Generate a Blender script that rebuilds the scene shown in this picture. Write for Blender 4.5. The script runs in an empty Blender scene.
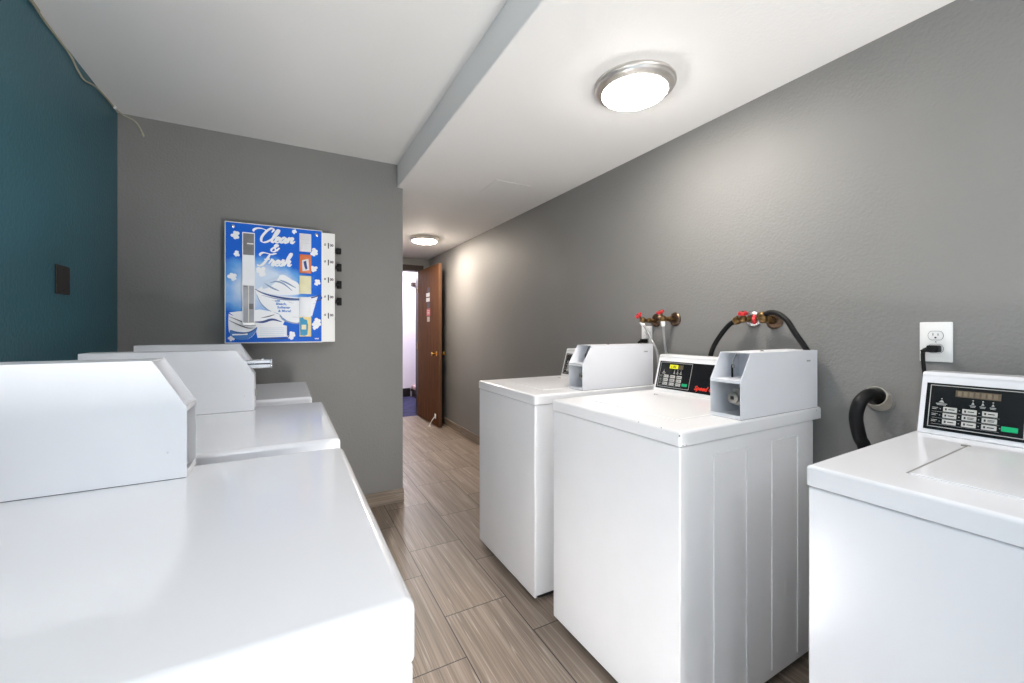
import bpy, bmesh, math, random
from mathutils import Vector, Matrix
random.seed(7)
SC = bpy.context.scene
COL = SC.collection
PI = math.pi
R = math.radians

# ------------------------------------------------------------------ materials
def lin(c):
    return tuple(((v/255)/12.92 if v/255 <= .04045 else (((v/255)+.055)/1.055)**2.4) for v in c) + (1,)

def mat(name, rgb, rough=.5, metal=0, coat=0, bump=None, emit=None, spec=None, mottling=None):
    m = bpy.data.materials.new(name); m.use_nodes = True
    nt = m.node_tree; b = nt.nodes['Principled BSDF']
    b.inputs['Base Color'].default_value = lin(rgb)
    b.inputs['Roughness'].default_value = rough
    b.inputs['Metallic'].default_value = metal
    b.inputs['Coat Weight'].default_value = coat
    b.inputs['Coat Roughness'].default_value = .08
    if spec is not None: b.inputs['Specular IOR Level'].default_value = spec
    if emit:
        b.inputs['Emission Color'].default_value = lin(emit[0]); b.inputs['Emission Strength'].default_value = emit[1]
    tc = nt.nodes.new('ShaderNodeTexCoord')
    if mottling:
        sc, amt = mottling
        n = nt.nodes.new('ShaderNodeTexNoise'); n.inputs['Scale'].default_value = sc; n.inputs['Detail'].default_value = 4
        r = nt.nodes.new('ShaderNodeValToRGB')
        c = lin(rgb)
        r.color_ramp.elements[0].position = .3; r.color_ramp.elements[1].position = .7
        r.color_ramp.elements[0].color = tuple(v*(1-amt) for v in c[:3]) + (1,)
        r.color_ramp.elements[1].color = tuple(min(1, v*(1+amt)) for v in c[:3]) + (1,)
        nt.links.new(tc.outputs['Object'], n.inputs['Vector']); nt.links.new(n.outputs['Fac'], r.inputs['Fac'])
        nt.links.new(r.outputs['Color'], b.inputs['Base Color'])
    if bump:
        sc, st, dist = bump
        n = nt.nodes.new('ShaderNodeTexNoise'); n.inputs['Scale'].default_value = sc; n.inputs['Detail'].default_value = 3
        bp = nt.nodes.new('ShaderNodeBump'); bp.inputs['Strength'].default_value = st; bp.inputs['Distance'].default_value = dist
        nt.links.new(tc.outputs['Object'], n.inputs['Vector']); nt.links.new(n.outputs['Fac'], bp.inputs['Height'])
        nt.links.new(bp.outputs['Normal'], b.inputs['Normal'])
    return m

M = {}
M['teal'] = mat('teal_paint', (54, 102, 115), .42, bump=(62, .45, .005), mottling=(2.5, .05))
M['grey'] = mat('grey_paint', (130, 129, 127), .6, bump=(95, .55, .004), mottling=(2.0, .03))
M['ceil'] = mat('ceiling_paint', (238, 237, 235), .7, bump=(90, .3, .003))
M['enamel'] = mat('white_enamel', (229, 230, 234), .22, coat=.5, mottling=(3, .01))
M['enamel_cool'] = mat('white_powder_coat', (236, 237, 241), .35, coat=.2, mottling=(6, .012))
M['enamel_worn'] = mat('worn_white_enamel', (236, 236, 237), .3, coat=.35, mottling=(4, .02))
M['inner'] = mat('box_interior_steel', (216, 219, 226), .45, mottling=(12, .04))
M['black'] = mat('black_rubber', (5, 5, 6), .5, spec=.3, mottling=(10, .2))
M['blackgloss'] = mat('black_overlay', (20, 20, 22), .25, mottling=(10, .1))
M['dark'] = mat('dark_void', (22, 21, 20), .8, mottling=(10, .1))
M['silver'] = mat('silver_print', (170, 170, 168), .4, mottling=(10, .05))
M['button'] = mat('grey_button', (190, 190, 186), .4, mottling=(20, .03))
M['gapgrey'] = mat('lid_gap_grey', (128, 126, 122), .7, mottling=(20, .05))
M['gapsoft'] = mat('lid_gap_pale', (205, 204, 201), .6, mottling=(20, .03))
M['print'] = mat('dark_print', (40, 40, 42), .6, mottling=(20, .05))
M['green'] = mat('green_button', (0, 168, 108), .4, mottling=(20, .04))
M['redprint'] = mat('red_print', (226, 52, 30), .5, mottling=(20, .04))
M['disp'] = mat('unlit_display', (92, 80, 64), .4, mottling=(60, .2))
M['dispon'] = mat('lit_display', (150, 150, 20), .4, emit=((190, 190, 20), .5), mottling=(60, .1))
M['nickel'] = mat('brushed_nickel', (214, 210, 206), .38, metal=1, mottling=(30, .05))
M['chrome'] = mat('chrome', (200, 200, 202), .15, metal=1, mottling=(20, .03))
M['galv'] = mat('galvanised_lock', (165, 163, 158), .35, metal=1, mottling=(20, .15))
M['brass'] = mat('aged_brass', (126, 100, 66), .42, metal=1, mottling=(60, .35))
M['goldbrass'] = mat('polished_brass', (214, 170, 92), .22, metal=1, mottling=(20, .05))
M['redhandle'] = mat('red_handle_paint', (205, 38, 44), .4, mottling=(40, .1))
M['wood'] = mat('door_veneer', (105, 66, 38), .75, spec=.15)
M['woodedge'] = mat('door_edge', (92, 62, 42), .5, mottling=(30, .1))
M['frame'] = mat('dark_frame_paint', (48, 34, 28), .45, mottling=(10, .08))
M['plate'] = mat('white_plastic', (238, 238, 236), .35, mottling=(20, .01))
M['brownplate'] = mat('brown_plate', (44, 37, 32), .4, mottling=(30, .15))
M['cable'] = mat('beige_cable', (178, 172, 152), .5, mottling=(10, .04))
M['pvc'] = mat('stained_pipe', (190, 184, 172), .5, mottling=(25, .12))
M['violetwall'] = mat('pale_room_paint', (226, 220, 230), .6, bump=(70, .2, .003))
M['carpet'] = mat('blue_carpet', (46, 46, 84), .95, mottling=(9, .45), bump=(300, .6, .004))
M['darkbase'] = mat('dark_baseboard', (30, 24, 26), .5, mottling=(10, .1))
M['pink'] = mat('pink_parcel', (206, 170, 170), .7, mottling=(10, .05))
M['paper'] = mat('white_paper', (228, 226, 218), .6, mottling=(50, .03))
M['redpaper'] = mat('red_sticker', (196, 72, 46), .5, mottling=(50, .1))
M['palepaper'] = mat('cream_sticker', (196, 186, 156), .6, mottling=(50, .05))
M['darkpaper'] = mat('dark_sticker', (52, 26, 20), .5, mottling=(50, .1))
M['chip'] = mat('bare_metal_chip', (70, 66, 64), .6, mottling=(200, .3))
M['glow'] = mat('lamp_lens', (250, 248, 244), .5, emit=((255, 247, 240), 36))
M['glow_corridor'] = mat('corridor_lamp_lens', (250, 248, 244), .5, emit=((255, 240, 224), 84))
M['glow_added'] = mat('added_cool_lamp_lens', (250, 248, 244), .5, emit=((240, 245, 255), 50))  # lens of the added lamp behind the camera

# braided hose
m = mat('braided_steel', (172, 172, 172), .35, metal=.8)
nt = m.node_tree; b = nt.nodes['Principled BSDF']; tc = nt.nodes.new('ShaderNodeTexCoord')
w = nt.nodes.new('ShaderNodeTexWave'); w.inputs['Scale'].default_value = 120; w.bands_direction = 'DIAGONAL'
bp = nt.nodes.new('ShaderNodeBump'); bp.inputs['Strength'].default_value = .6; bp.inputs['Distance'].default_value = .001
nt.links.new(tc.outputs['Object'], w.inputs['Vector']); nt.links.new(w.outputs['Fac'], bp.inputs['Height']); nt.links.new(bp.outputs['Normal'], b.inputs['Normal'])
M['braid'] = m

# wood veneer grain
nt = M['wood'].node_tree; b = nt.nodes['Principled BSDF']
tc = nt.nodes.new('ShaderNodeTexCoord'); mp = nt.nodes.new('ShaderNodeMapping'); mp.inputs['Scale'].default_value = (22, 22, 1.2)
n = nt.nodes.new('ShaderNodeTexNoise'); n.inputs['Scale'].default_value = 2; n.inputs['Detail'].default_value = 5
r = nt.nodes.new('ShaderNodeValToRGB'); r.color_ramp.elements[0].position = .3; r.color_ramp.elements[1].position = .75
r.color_ramp.elements[0].color = lin((82, 50, 25)); r.color_ramp.elements[1].color = lin((116, 76, 42))
nt.links.new(tc.outputs['Object'], mp.inputs['Vector']); nt.links.new(mp.outputs['Vector'], n.inputs['Vector'])
nt.links.new(n.outputs['Fac'], r.inputs['Fac']); nt.links.new(r.outputs['Color'], b.inputs['Base Color'])

def tile_mat(name, wcol=.2925, x0=.592, ln=.587, y0=1.45, stag=.245, swap=None, grout=.0042):
    """wood-look porcelain planks laid along y"""
    m = bpy.data.materials.new(name); m.use_nodes = True
    nt = m.node_tree; L = nt.links; b = nt.nodes['Principled BSDF']
    def N(t, **k):
        q = nt.nodes.new(t)
        for a, v in k.items(): setattr(q, a, v)
        return q
    def MA(op, a, bb=None, c=None):
        q = N('ShaderNodeMath', operation=op)
        for i, v in enumerate((a, bb, c)):
            if v is None: continue
            if isinstance(v, (int, float)): q.inputs[i].default_value = v
            else: L.new(v, q.inputs[i])
        return q.outputs[0]
    tc = N('ShaderNodeTexCoord'); sp = N('ShaderNodeSeparateXYZ'); L.new(tc.outputs['Object'], sp.inputs[0])
    X, Y = sp.outputs['X'], sp.outputs['Y']
    if swap == 'wall_x': X, Y = sp.outputs['Z'], sp.outputs['X']
    if swap == 'wall_y': X, Y = sp.outputs['Z'], sp.outputs['Y']
    u = MA('DIVIDE', MA('SUBTRACT', X, x0), wcol)
    col = MA('FLOOR', u); fu = MA('SUBTRACT', u, col)
    par = MA('FLOORED_MODULO', col, 2.)
    v = MA('DIVIDE', MA('SUBTRACT', MA('ADD', Y, MA('MULTIPLY', MA('SUBTRACT', par, 1), stag)), y0), ln)
    row = MA('FLOOR', v); fv = MA('SUBTRACT', v, row)
    du = MA('MULTIPLY', MA('MINIMUM', fu, MA('SUBTRACT', 1., fu)), wcol)
    dv = MA('MULTIPLY', MA('MINIMUM', fv, MA('SUBTRACT', 1., fv)), ln)
    d = MA('MINIMUM', du, dv)
    g = MA('LESS_THAN', d, grout/2)
    wn = N('ShaderNodeTexWhiteNoise'); wn.noise_dimensions = '2D'
    cb = N('ShaderNodeCombineXYZ'); L.new(col, cb.inputs[0]); L.new(row, cb.inputs[1]); L.new(cb.outputs[0], wn.inputs['Vector'])
    rnd = wn.outputs['Value']
    # streak coordinates
    def streak(sx, sy, off, detail):
        c = N('ShaderNodeCombineXYZ')
        L.new(MA('ADD', MA('MULTIPLY', X, sx), MA('MULTIPLY', rnd, 37+off)), c.inputs[0])
        L.new(MA('ADD', MA('MULTIPLY', Y, sy), MA('MULTIPLY', rnd, 91+off)), c.inputs[1])
        n = N('ShaderNodeTexNoise'); n.inputs['Scale'].default_value = 1; n.inputs['Detail'].default_value = detail
        n.inputs['Distortion'].default_value = .25
        L.new(c.outputs[0], n.inputs['Vector']); return n.outputs['Fac']
    a = streak(34, 1.1, 0, 3); f = streak(150, 2.2, 11, 3); w_ = streak(55, .9, 23, 1)
    r = N('ShaderNodeValToRGB'); L.new(MA('ADD', MA('MULTIPLY', a, .6), MA('MULTIPLY', f, .4)), r.inputs['Fac'])
    cr = r.color_ramp; cr.elements[0].position = .3; cr.elements[0].color = lin((104, 90, 79))
    cr.elements[1].position = .72; cr.elements[1].color = lin((176, 161, 146))
    e = cr.elements.new(.52); e.color = lin((142, 127, 113))
    # thin pale streaks
    th = N('ShaderNodeMapRange'); th.inputs['From Min'].default_value = .02; th.inputs['From Max'].default_value = 0
    L.new(MA('ABSOLUTE', MA('SUBTRACT', w_, .56)), th.inputs['Value'])
    mx = N('ShaderNodeMix', data_type='RGBA'); L.new(MA('MULTIPLY', th.outputs[0], .5), mx.inputs['Factor'])
    L.new(r.outputs['Color'], mx.inputs['A']); mx.inputs['B'].default_value = lin((206, 194, 180))
    hs = N('ShaderNodeHueSaturation'); L.new(mx.outputs['Result'], hs.inputs['Color'])
    L.new(MA('ADD', .74, MA('MULTIPLY', rnd, .22)), hs.inputs['Value'])
    mg = N('ShaderNodeMix', data_type='RGBA'); L.new(g, mg.inputs['Factor']); L.new(hs.outputs['Color'], mg.inputs['A'])
    mg.inputs['B'].default_value = lin((34, 29, 26))
    L.new(mg.outputs['Result'], b.inputs['Base Color'])
    b.inputs['Roughness'].default_value = .42
    bp = N('ShaderNodeBump'); bp.inputs['Strength'].default_value = .5; bp.inputs['Distance'].default_value = .0015
    L.new(MA('MULTIPLY', MA('SUBTRACT', 1., g), 1.), bp.inputs['Height']); L.new(bp.outputs['Normal'], b.inputs['Normal'])
    return m
M['tile'] = tile_mat('wood_look_tile')
M['tile_bx'] = tile_mat('wood_look_base_x', x0=-.19, wcol=.3, y0=.67, swap='wall_x')
M['tile_by'] = tile_mat('wood_look_base_y', x0=-.19, wcol=.3, y0=.2, swap='wall_y')

# ------------------------------------------------------------------ mesh helpers
def obj(name, bm, material, parent=None, smooth=None, wn=False, loc=None):
    me = bpy.data.meshes.new(name)
    bmesh.ops.recalc_face_normals(bm, faces=bm.faces)
    bm.to_mesh(me); bm.free()
    mats = material if isinstance(material, (list, tuple)) else [material]
    for k in mats: me.materials.append(k)
    if smooth is not None:
        for p in me.polygons: p.use_smooth = True
        me.set_sharp_from_angle(angle=R(smooth))
    o = bpy.data.objects.new(name, me); COL.objects.link(o)
    if parent: o.parent = parent
    if loc: o.location = loc
    if wn:
        md = o.modifiers.new('wn', 'WEIGHTED_NORMAL'); md.keep_sharp = True
    return o

def add_box(bm, x0, x1, y0, y1, z0, z1, bev=0, seg=3, mi=0, edges=None):
    t = bmesh.new()
    bmesh.ops.create_cube(t, size=1)
    for v in t.verts:
        v.co = Vector(((x0+x1)/2 + v.co.x*(x1-x0), (y0+y1)/2 + v.co.y*(y1-y0), (z0+z1)/2 + v.co.z*(z1-z0)))
    if bev:
        es = [e for e in t.edges if edges is None or edges(e)]
        bmesh.ops.bevel(t, geom=es, offset=bev, segments=seg, profile=.5, affect='EDGES')
    for f in t.faces: f.material_index = mi
    merge(bm, t)
    return bm

def merge(bm, t, mtx=None):
    if mtx is not None: bmesh.ops.transform(t, matrix=mtx, verts=t.verts)
    me = bpy.data.meshes.new('tmp'); t.to_mesh(me); t.free(); bm.from_mesh(me); bpy.data.meshes.remove(me)

def bx(*a, **k): return add_box(bmesh.new(), *a, **k)

def add_prism(bm, pts, a0, a1, axis='y', bev=0, seg=3, mi=0):
    """polygon pts in the plane normal to axis, extruded a0..a1"""
    t = bmesh.new()
    def P(p, a):
        return {'y': (p[0], a, p[1]), 'x': (a, p[0], p[1]), 'z': (p[0], p[1], a)}[axis]
    A = [t.verts.new(P(p, a0)) for p in pts]; B = [t.verts.new(P(p, a1)) for p in pts]
    t.faces.new(A); t.faces.new(B[::-1])
    n = len(pts)
    for i in range(n): t.faces.new((A[i], A[(i+1) % n], B[(i+1) % n], B[i]))
    bmesh.ops.recalc_face_normals(t, faces=t.faces)
    if bev: bmesh.ops.bevel(t, geom=list(t.edges), offset=bev, segments=seg, profile=.5, affect='EDGES')
    for f in t.faces: f.material_index = mi
    merge(bm, t); return bm

def frame_to(d):
    d = Vector(d).normalized(); return d.to_track_quat('Z', 'Y').to_matrix().to_4x4()

def add_lathe(bm, prof, org=(0, 0, 0), direction=(0, 0, 1), n=32, mi=0, cap=True):
    """prof: list of (radius, height)"""
    t = bmesh.new(); rings = []
    for r, h in prof:
        if r < 1e-6: rings.append([t.verts.new((0, 0, h))]); continue
        rings.append([t.verts.new((r*math.cos(2*PI*i/n), r*math.sin(2*PI*i/n), h)) for i in range(n)])
    for a, b in zip(rings, rings[1:]):
        for i in range(n):
            j = (i+1) % n
            if len(a) == 1 and len(b) > 1: t.faces.new((a[0], b[i], b[j]))
            elif len(b) == 1 and len(a) > 1: t.faces.new((a[i], a[j], b[0]))
            elif len(a) > 1: t.faces.new((a[i], a[j], b[j], b[i]))
    if cap:
        for q in (rings[0], rings[-1]):
            if len(q) > 1: t.faces.new(q)
    for f in t.faces: f.material_index = mi
    merge(bm, t, Matrix.Translation(org) @ frame_to(direction)); return bm

def smooth_path(pts, k=6):
    P = [Vector(p) for p in pts]
    if len(P) < 3: return P
    out = []
    Q = [2*P[0]-P[1]] + P + [2*P[-1]-P[-2]]
    for i in range(1, len(Q)-2):
        for s in range(k):
            t = s/k; a, b_, c, d = Q[i-1], Q[i], Q[i+1], Q[i+2]
            out.append(.5*((2*b_)+(c-a)*t+(2*a-5*b_+4*c-d)*t*t+(3*b_-a-3*c+d)*t**3))
    out.append(P[-1]); return out

def add_tube(bm, pts, rad, n=12, mi=0, sm=True, k=6):
    P = smooth_path(pts, k) if sm else [Vector(p) for p in pts]
    t = bmesh.new(); rings = []
    up = Vector((0, 0, 1))
    T0 = (P[1]-P[0]).normalized()
    nrm = T0.cross(up if abs(T0.z) < .9 else Vector((1, 0, 0))).normalized()
    for i, p in enumerate(P):
        T = (P[min(i+1, len(P)-1)]-P[max(i-1, 0)]).normalized()
        nrm = (nrm - T*nrm.dot(T)).normalized(); bi = T.cross(nrm)
        r = rad(i/(len(P)-1)) if callable(rad) else rad
        rings.append([t.verts.new(p + nrm*r*math.cos(2*PI*j/n) + bi*r*math.sin(2*PI*j/n)) for j in range(n)])
    for a, b in zip(rings, rings[1:]):
        for j in range(n): t.faces.new((a[j], a[(j+1) % n], b[(j+1) % n], b[j]))
    t.faces.new(rings[0]); t.faces.new(rings[-1])
    for f in t.faces: f.material_index = mi
    merge(bm, t); return bm

def tag(o, label=None, cat=None, group=None, kind=None):
    if label: o['label'] = label
    if cat: o['category'] = cat
    if group: o['group'] = group
    if kind: o['kind'] = kind
    return o

def thing(name, label, cat, loc=(0, 0, 0), rz=0, group=None):
    o = bpy.data.objects.new(name, None); COL.objects.link(o)
    o.location = loc; o.rotation_euler = (0, 0, rz); o.empty_display_size = .1
    return tag(o, label, cat, group)

def struct(name, bm, m, parent=None, **k):
    o = obj(name, bm, m, parent, **k)
    if not parent: o['kind'] = 'structure'
    return o

def text_mesh(s, size, shear=0, bold=0, align='LEFT', space=1):
    cu = bpy.data.curves.new('t', 'FONT'); cu.body = s; cu.size = size; cu.shear = shear; cu.offset = bold
    cu.align_x = align; cu.space_character = space; cu.extrude = .0002; cu.resolution_u = 3
    o = bpy.data.objects.new('t', cu)
    COL.objects.link(o); dg = bpy.context.evaluated_depsgraph_get()
    me = bpy.data.meshes.new_from_object(o.evaluated_get(dg))
    bm = bmesh.new(); bm.from_mesh(me)
    bpy.data.objects.remove(o); bpy.data.meshes.remove(me); bpy.data.curves.remove(cu)
    return bm

# ------------------------------------------------------------------ room
XL, XR, XC, XS = -.806, 1.797, .726, .688
YF, YB, YE = 2.982, -2.8, 5.82
ZC, ZS = 2.398, 2.236
struct('floor', bx(-.95, 1.95, -2.95, YE+.02, -.1, 0), M['tile'])
struct('floor', bx(.6, 2.9, YE+.02, 7.8, -.1, -.002), M['carpet'])
struct('ceiling', bx(-.95, XS, -2.95, YF+.1, ZC, ZC+.1), M['ceil'])
struct('ceiling', bx(XS, 1.95, -2.95, YE+.15, ZS, ZC+.1, bev=.006, seg=2, edges=lambda e: all(v.co.x < XS+.01 and v.co.z < ZS+.01 for v in e.verts)), M['ceil'])
struct('ceiling', bx(.6, 2.9, YE+.15, 7.8, 2.4, 2.5), M['ceil'])
LY0, LY1, LZ0, LZ1 = -.95, .15, 1.3, 2.1
lw = bmesh.new()
add_box(lw, XL-.1, XL, -2.95, LY0, 0, ZC); add_box(lw, XL-.1, XL, LY1, YF+.1, 0, ZC)
add_box(lw, XL-.1, XL, LY0, LY1, 0, LZ0); add_box(lw, XL-.1, XL, LY0, LY1, LZ1, ZC)
struct('wall_left', lw, M['teal'])
wf = bmesh.new()
for a in ((LY0, LY0+.05, LZ0, LZ1), (LY1-.05, LY1, LZ0, LZ1), (LY0, LY1, LZ0, LZ0+.05), (LY0, LY1, LZ1-.05, LZ1)):
    add_box(wf, XL-.07, XL-.02, a[0], a[1], a[2], a[3])
struct('window_fill', wf, M['plate'])  # side window added out of view to light the washer fronts
struct('wall_right', bx(XR, XR+.1, -2.95, YE, 0, ZS), M['grey'])
struct('wall_far', bx(XL, XC, YF, YF+.12, 0, ZC), M['grey'])
struct('wall_corridor_left', bx(XC-.12, XC, YF+.12, YE, 0, ZS), M['grey'])
# back wall with an unseen window assumed for daylight, behind the camera
bw = bmesh.new()
WX0, WX1, WZ0, WZ1 = -.72, .40, .85, 2.15
add_box(bw, XL, WX0, YB-.1, YB, 0, ZC); add_box(bw, WX1, XR, YB-.1, YB, 0, ZC)
add_box(bw, WX0, WX1, YB-.1, YB, 0, WZ0); add_box(bw, WX0, WX1, YB-.1, YB, WZ1, ZC)
struct('wall_back', bw, M['grey'])
wf = bmesh.new()
for a in ((WX0, WX0+.05, WZ0, WZ1), (WX1-.05, WX1, WZ0, WZ1), (WX0, WX1, WZ0, WZ0+.05), (WX0, WX1, WZ1-.05, WZ1), ((WX0+WX1)/2-.025, (WX0+WX1)/2+.025, WZ0, WZ1)):
    add_box(wf, a[0], a[1], YB-.07, YB-.02, a[2], a[3])
win = struct('window_assumed', wf, M['plate'])
# end wall with doorway
DX0, DX1, DH = .80, 1.64, 2.055
ew = bmesh.new()
add_box(ew, XC-.1, DX0, YE, YE+.12, 0, ZS); add_box(ew, DX1, 2.9, YE, YE+.12, 0, 2.4)
add_box(ew, DX0, DX1, YE, YE+.12, DH, 2.4)
struct('wall_end', ew, M['grey'])
fr = bmesh.new()
add_box(fr, DX0-.07, DX0+.015, YE-.015, YE+.135, 0, DH+.08, bev=.003, seg=1)
add_box(fr, DX1-.005, DX1+.07, YE-.015, YE+.135, 0, DH+.08, bev=.003, seg=1)
add_box(fr, DX0+.015, DX1-.005, YE-.015, YE+.135, DH-.002, DH+.08, bev=.003, seg=1)
struct('trim_1', fr, M['frame'])
# baseboards
struct('baseboard_far', bx(XL, XC+.008, YF-.009, YF, 0, .096, bev=.002, seg=1), M['tile_bx'])
struct('baseboard_corridor_left', bx(XC, XC+.008, YF, YE-.02, 0, .096, bev=.002, seg=1), M['tile_by'])
struct('baseboard_right', bx(XR-.009, XR, YB, YE-.02, 0, .09, bev=.002, seg=1), M['tile_by'])
struct('baseboard_left', bx(XL, XL+.009, YB, YF-.01, 0, .09, bev=.002, seg=1), M['tile_by'])
# ceiling caulk line / patch
struct('trim_2', bx(1.235, 1.505, 2.50, 2.79, ZS-.0035, ZS, bev=.001, seg=1), M['ceil'])
# room beyond the doorway
struct('wall_beyond_back', bx(.6, 2.9, 7.6, 7.7, 0, 2.4), M['violetwall'])
struct('wall_beyond_left', bx(.5, .6, YE+.12, 7.7, 0, 2.4), M['violetwall'])
struct('wall_beyond_right', bx(2.8, 2.9, YE+.12, 7.6, 0, 2.4), M['violetwall'])
struct('baseboard_beyond', bx(.6, 1.985, 7.585, 7.6, 0, .15, bev=.003, seg=1), M['darkbase'])
tag(obj('wall_ledge', bx(1.99, 2.35, 7.50, 7.6, 2.02, 2.085, bev=.006), M['frame']), 'small dark bar high on the pale wall seen through the doorway', 'ledge')
bn = thing('storage_bench', 'low pale bench against the wall of the room beyond the doorway', 'bench', (2.3, 7.45, 0))
obj('bench_top', bx(-.31, .3, -.14, .14, .10, .14, bev=.004), M['frame'], bn)
for sx in (-.29, .27): obj('leg', bx(sx, sx+.02, -.12, .12, 0, .10, bev=.002), M['frame'], bn)
obj('cushion', bx(-.30, .29, -.13, .13, .14, .21, bev=.02), M['pink'], bn, smooth=40)

# ------------------------------------------------------------------ door
door = bpy.data.objects.new('door_1', None); COL.objects.link(door)
door['kind'] = 'structure'
hx, hy = 1.628, 5.80; fx, fy = 1.652, 4.965
ang = math.atan2(fy-hy, fx-hx); dl = math.hypot(fx-hx, fy-hy)
door.location = (hx, hy, 0); door.rotation_euler = (0, 0, ang)
# local x along the leaf, local y = thickness (towards the right wall is +y)
obj('door_leaf', bx(0, dl, 0, .04, .012, DH-.005, bev=.002, seg=1), M['wood'], door)
obj('edge_banding', bx(dl, dl+.003, .001, .039, .012, DH-.005), M['woodedge'], door)
kb = bmesh.new()
for sgn, y0 in ((-1, 0), (1, .04)):
    add_lathe(kb, [(.03, 0), (.03, .004), (.012, .008), (.011, .03), (.02, .036), (.027, .05), (.025, .062), (.012, .068), (0, .069)], (dl-.07, y0, .92), (0, sgn, 0), n=20)
obj('door_knob', kb, M['goldbrass'], door, smooth=50)
hn = [obj('hinge', add_lathe(bmesh.new(), [(.007, 0), (.007, .09)], (0, -.006, z), (0, 0, 1), n=10), M['goldbrass'], door, smooth=50) for z in (.2, .95, 1.75)]
def dsq(name, x0, x1, z0, z1, m): obj(name, bx(x0, x1, -.0015, 0, z0, z1), m, door)
dsq('dark_sticker', .40, .50, 1.72, 1.78, M['darkpaper'])
dsq('white_sticker', .36, .50, 1.66, 1.71, M['paper']); dsq('white_sticker', .36, .50, 1.595, 1.645, M['paper'])
dsq('dark_sticker', .40, .50, 1.50, 1.59, M['darkpaper'])
dsq('red_sticker', .38, .52, 1.405, 1.50, M['redpaper'])
rs = bmesh.new()
for z in (1.43, 1.45, 1.47): add_box(rs, .40, .50, -.0022, -.0014, z, z+.006)
obj('sticker_print', rs, M['paper'], door)
dsq('cream_sticker', .40, .50, 1.33, 1.395, M['palepaper'])
ds = bmesh.new()
add_tube(ds, [(dl-.11, -.006, .13), (dl-.115, -.03, .10), (dl-.13, -.06, .045), (dl-.135, -.07, .012)], .006, n=8)
add_lathe(ds, [(.014, 0), (.014, .012), (0, .012)], (dl-.135, -.07, .0), (0, 0, 1), n=12)
add_box(ds, dl-.13, dl-.09, -.008, 0, .10, .16, bev=.002, seg=1)
obj('door_stop', ds, M['plate'], door, smooth=50)

# ------------------------------------------------------------------ ceiling lamps
def make_lamp(label, loc, glow='glow'):
    t = thing('ceiling_lamp', label, 'ceiling lamp', loc, 0, 'round ceiling lamps')
    o = obj('lamp_rim', add_lathe(bmesh.new(), [(.15, 0), (.162, 0), (.163, .010), (.161, .013), (.158, .015), (.155, .024), (.147, .031), (.136, .035), (.131, .036), (.130, .032), (.130, .018)], (0, 0, 0), (0, 0, -1), n=64, cap=False), M['nickel'], t, smooth=30)
    obj('lamp_lens', add_lathe(bmesh.new(), [(.1305, .024), (.1305, .034), (.124, .043), (.104, .050), (.06, .056), (0, .058)], (0, 0, 0), (0, 0, -1), n=48, cap=False), M[glow], t, smooth=60)
    return t
make_lamp('round brushed nickel flush ceiling lamp above the washers, nearest one', (1.256, 1.262, ZS))
make_lamp('small looking round ceiling lamp down the corridor in front of the open door', (1.33, 4.48, ZS), 'glow_corridor')

# ------------------------------------------------------------------ machines
ZT = .935
BOXL, BOXH, BOXC = .47, .215, .055

def box_profile(): return [(0, 0), (BOXL, 0), (BOXL, BOXH), (BOXC, BOXH), (0, .125)]

def make_coin_box(root, x0, y0, w, mode, ztop, m, H=.215, HC=.125, BOXL=.47):
    """local x0 = front of the box, y0..y0+w its width, standing on the top panel"""
    T = .002; ztop += .0012
    BOXH = H
    pts = [(0, 0), (BOXL, 0), (BOXL, H), (BOXC, H), (0, HC)]
    b = bmesh.new()
    P = [(x0+p[0], ztop+p[1]) for p in pts]
    add_prism(b, P, y0, y0+T, 'y'); add_prism(b, P, y0+w-T, y0+w, 'y')
    add_box(b, x0+BOXC, x0+BOXL, y0+T, y0+w-T, ztop+BOXH-T, ztop+BOXH)
    add_box(b, x0+BOXL-T, x0+BOXL, y0+T, y0+w-T, ztop, ztop+BOXH-T)
    add_box(b, x0, x0+BOXL-T, y0+T, y0+w-T, ztop, ztop+T)
    if mode == 'open':
        add_box(b, x0+.001, x0+.16, y0+T, y0+w-T, ztop+HC-.003, ztop+HC+.001)   # shelf between the openings
        add_box(b, x0, x0+.003, y0+T, y0+w-T, ztop+HC-.009, ztop+HC+.001)
        add_box(b, x0+.001, x0+.002, y0+T, y0+w-T, ztop, ztop+.012)
    else:
        add_box(b, x0, x0+T, y0+T, y0+w-T, ztop+T, ztop+HC)
        a = math.atan2(BOXH-HC, BOXC); L = math.hypot(BOXC, BOXH-HC)
        t = bmesh.new(); add_box(t, 0, L, y0+T, y0+w-T, -T, 0)
        merge(b, t, Matrix.Translation((x0, 0, ztop+HC)) @ Matrix.Rotation(-a, 4, 'Y'))
    cb = obj('coin_box', b, m, root)
    obj('shadow_gap', bx(x0+.002, x0+BOXL-.002, y0+.001, y0+w-.001, ztop-.0014, ztop), M['print'], cb)  # dark strip painted in for the shadow line under the box
    if mode == 'open':
        obj('inner_back', bx(x0+.16, x0+.163, y0+T+.0005, y0+w-T-.0005, ztop+T+.001, ztop+BOXH-T-.001), M['inner'], cb)
        # slots in the bottom flange
        for k in range(3):
            yy = y0 + w*(.25+.25*k)
            obj('slot', add_lathe(bmesh.new(), [(.006, 0), (.006, .0006), (0, .0006)], (x0+.03, yy, ztop+T), (0, 0, 1), n=12), M['print'], cb)
    return cb

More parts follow.
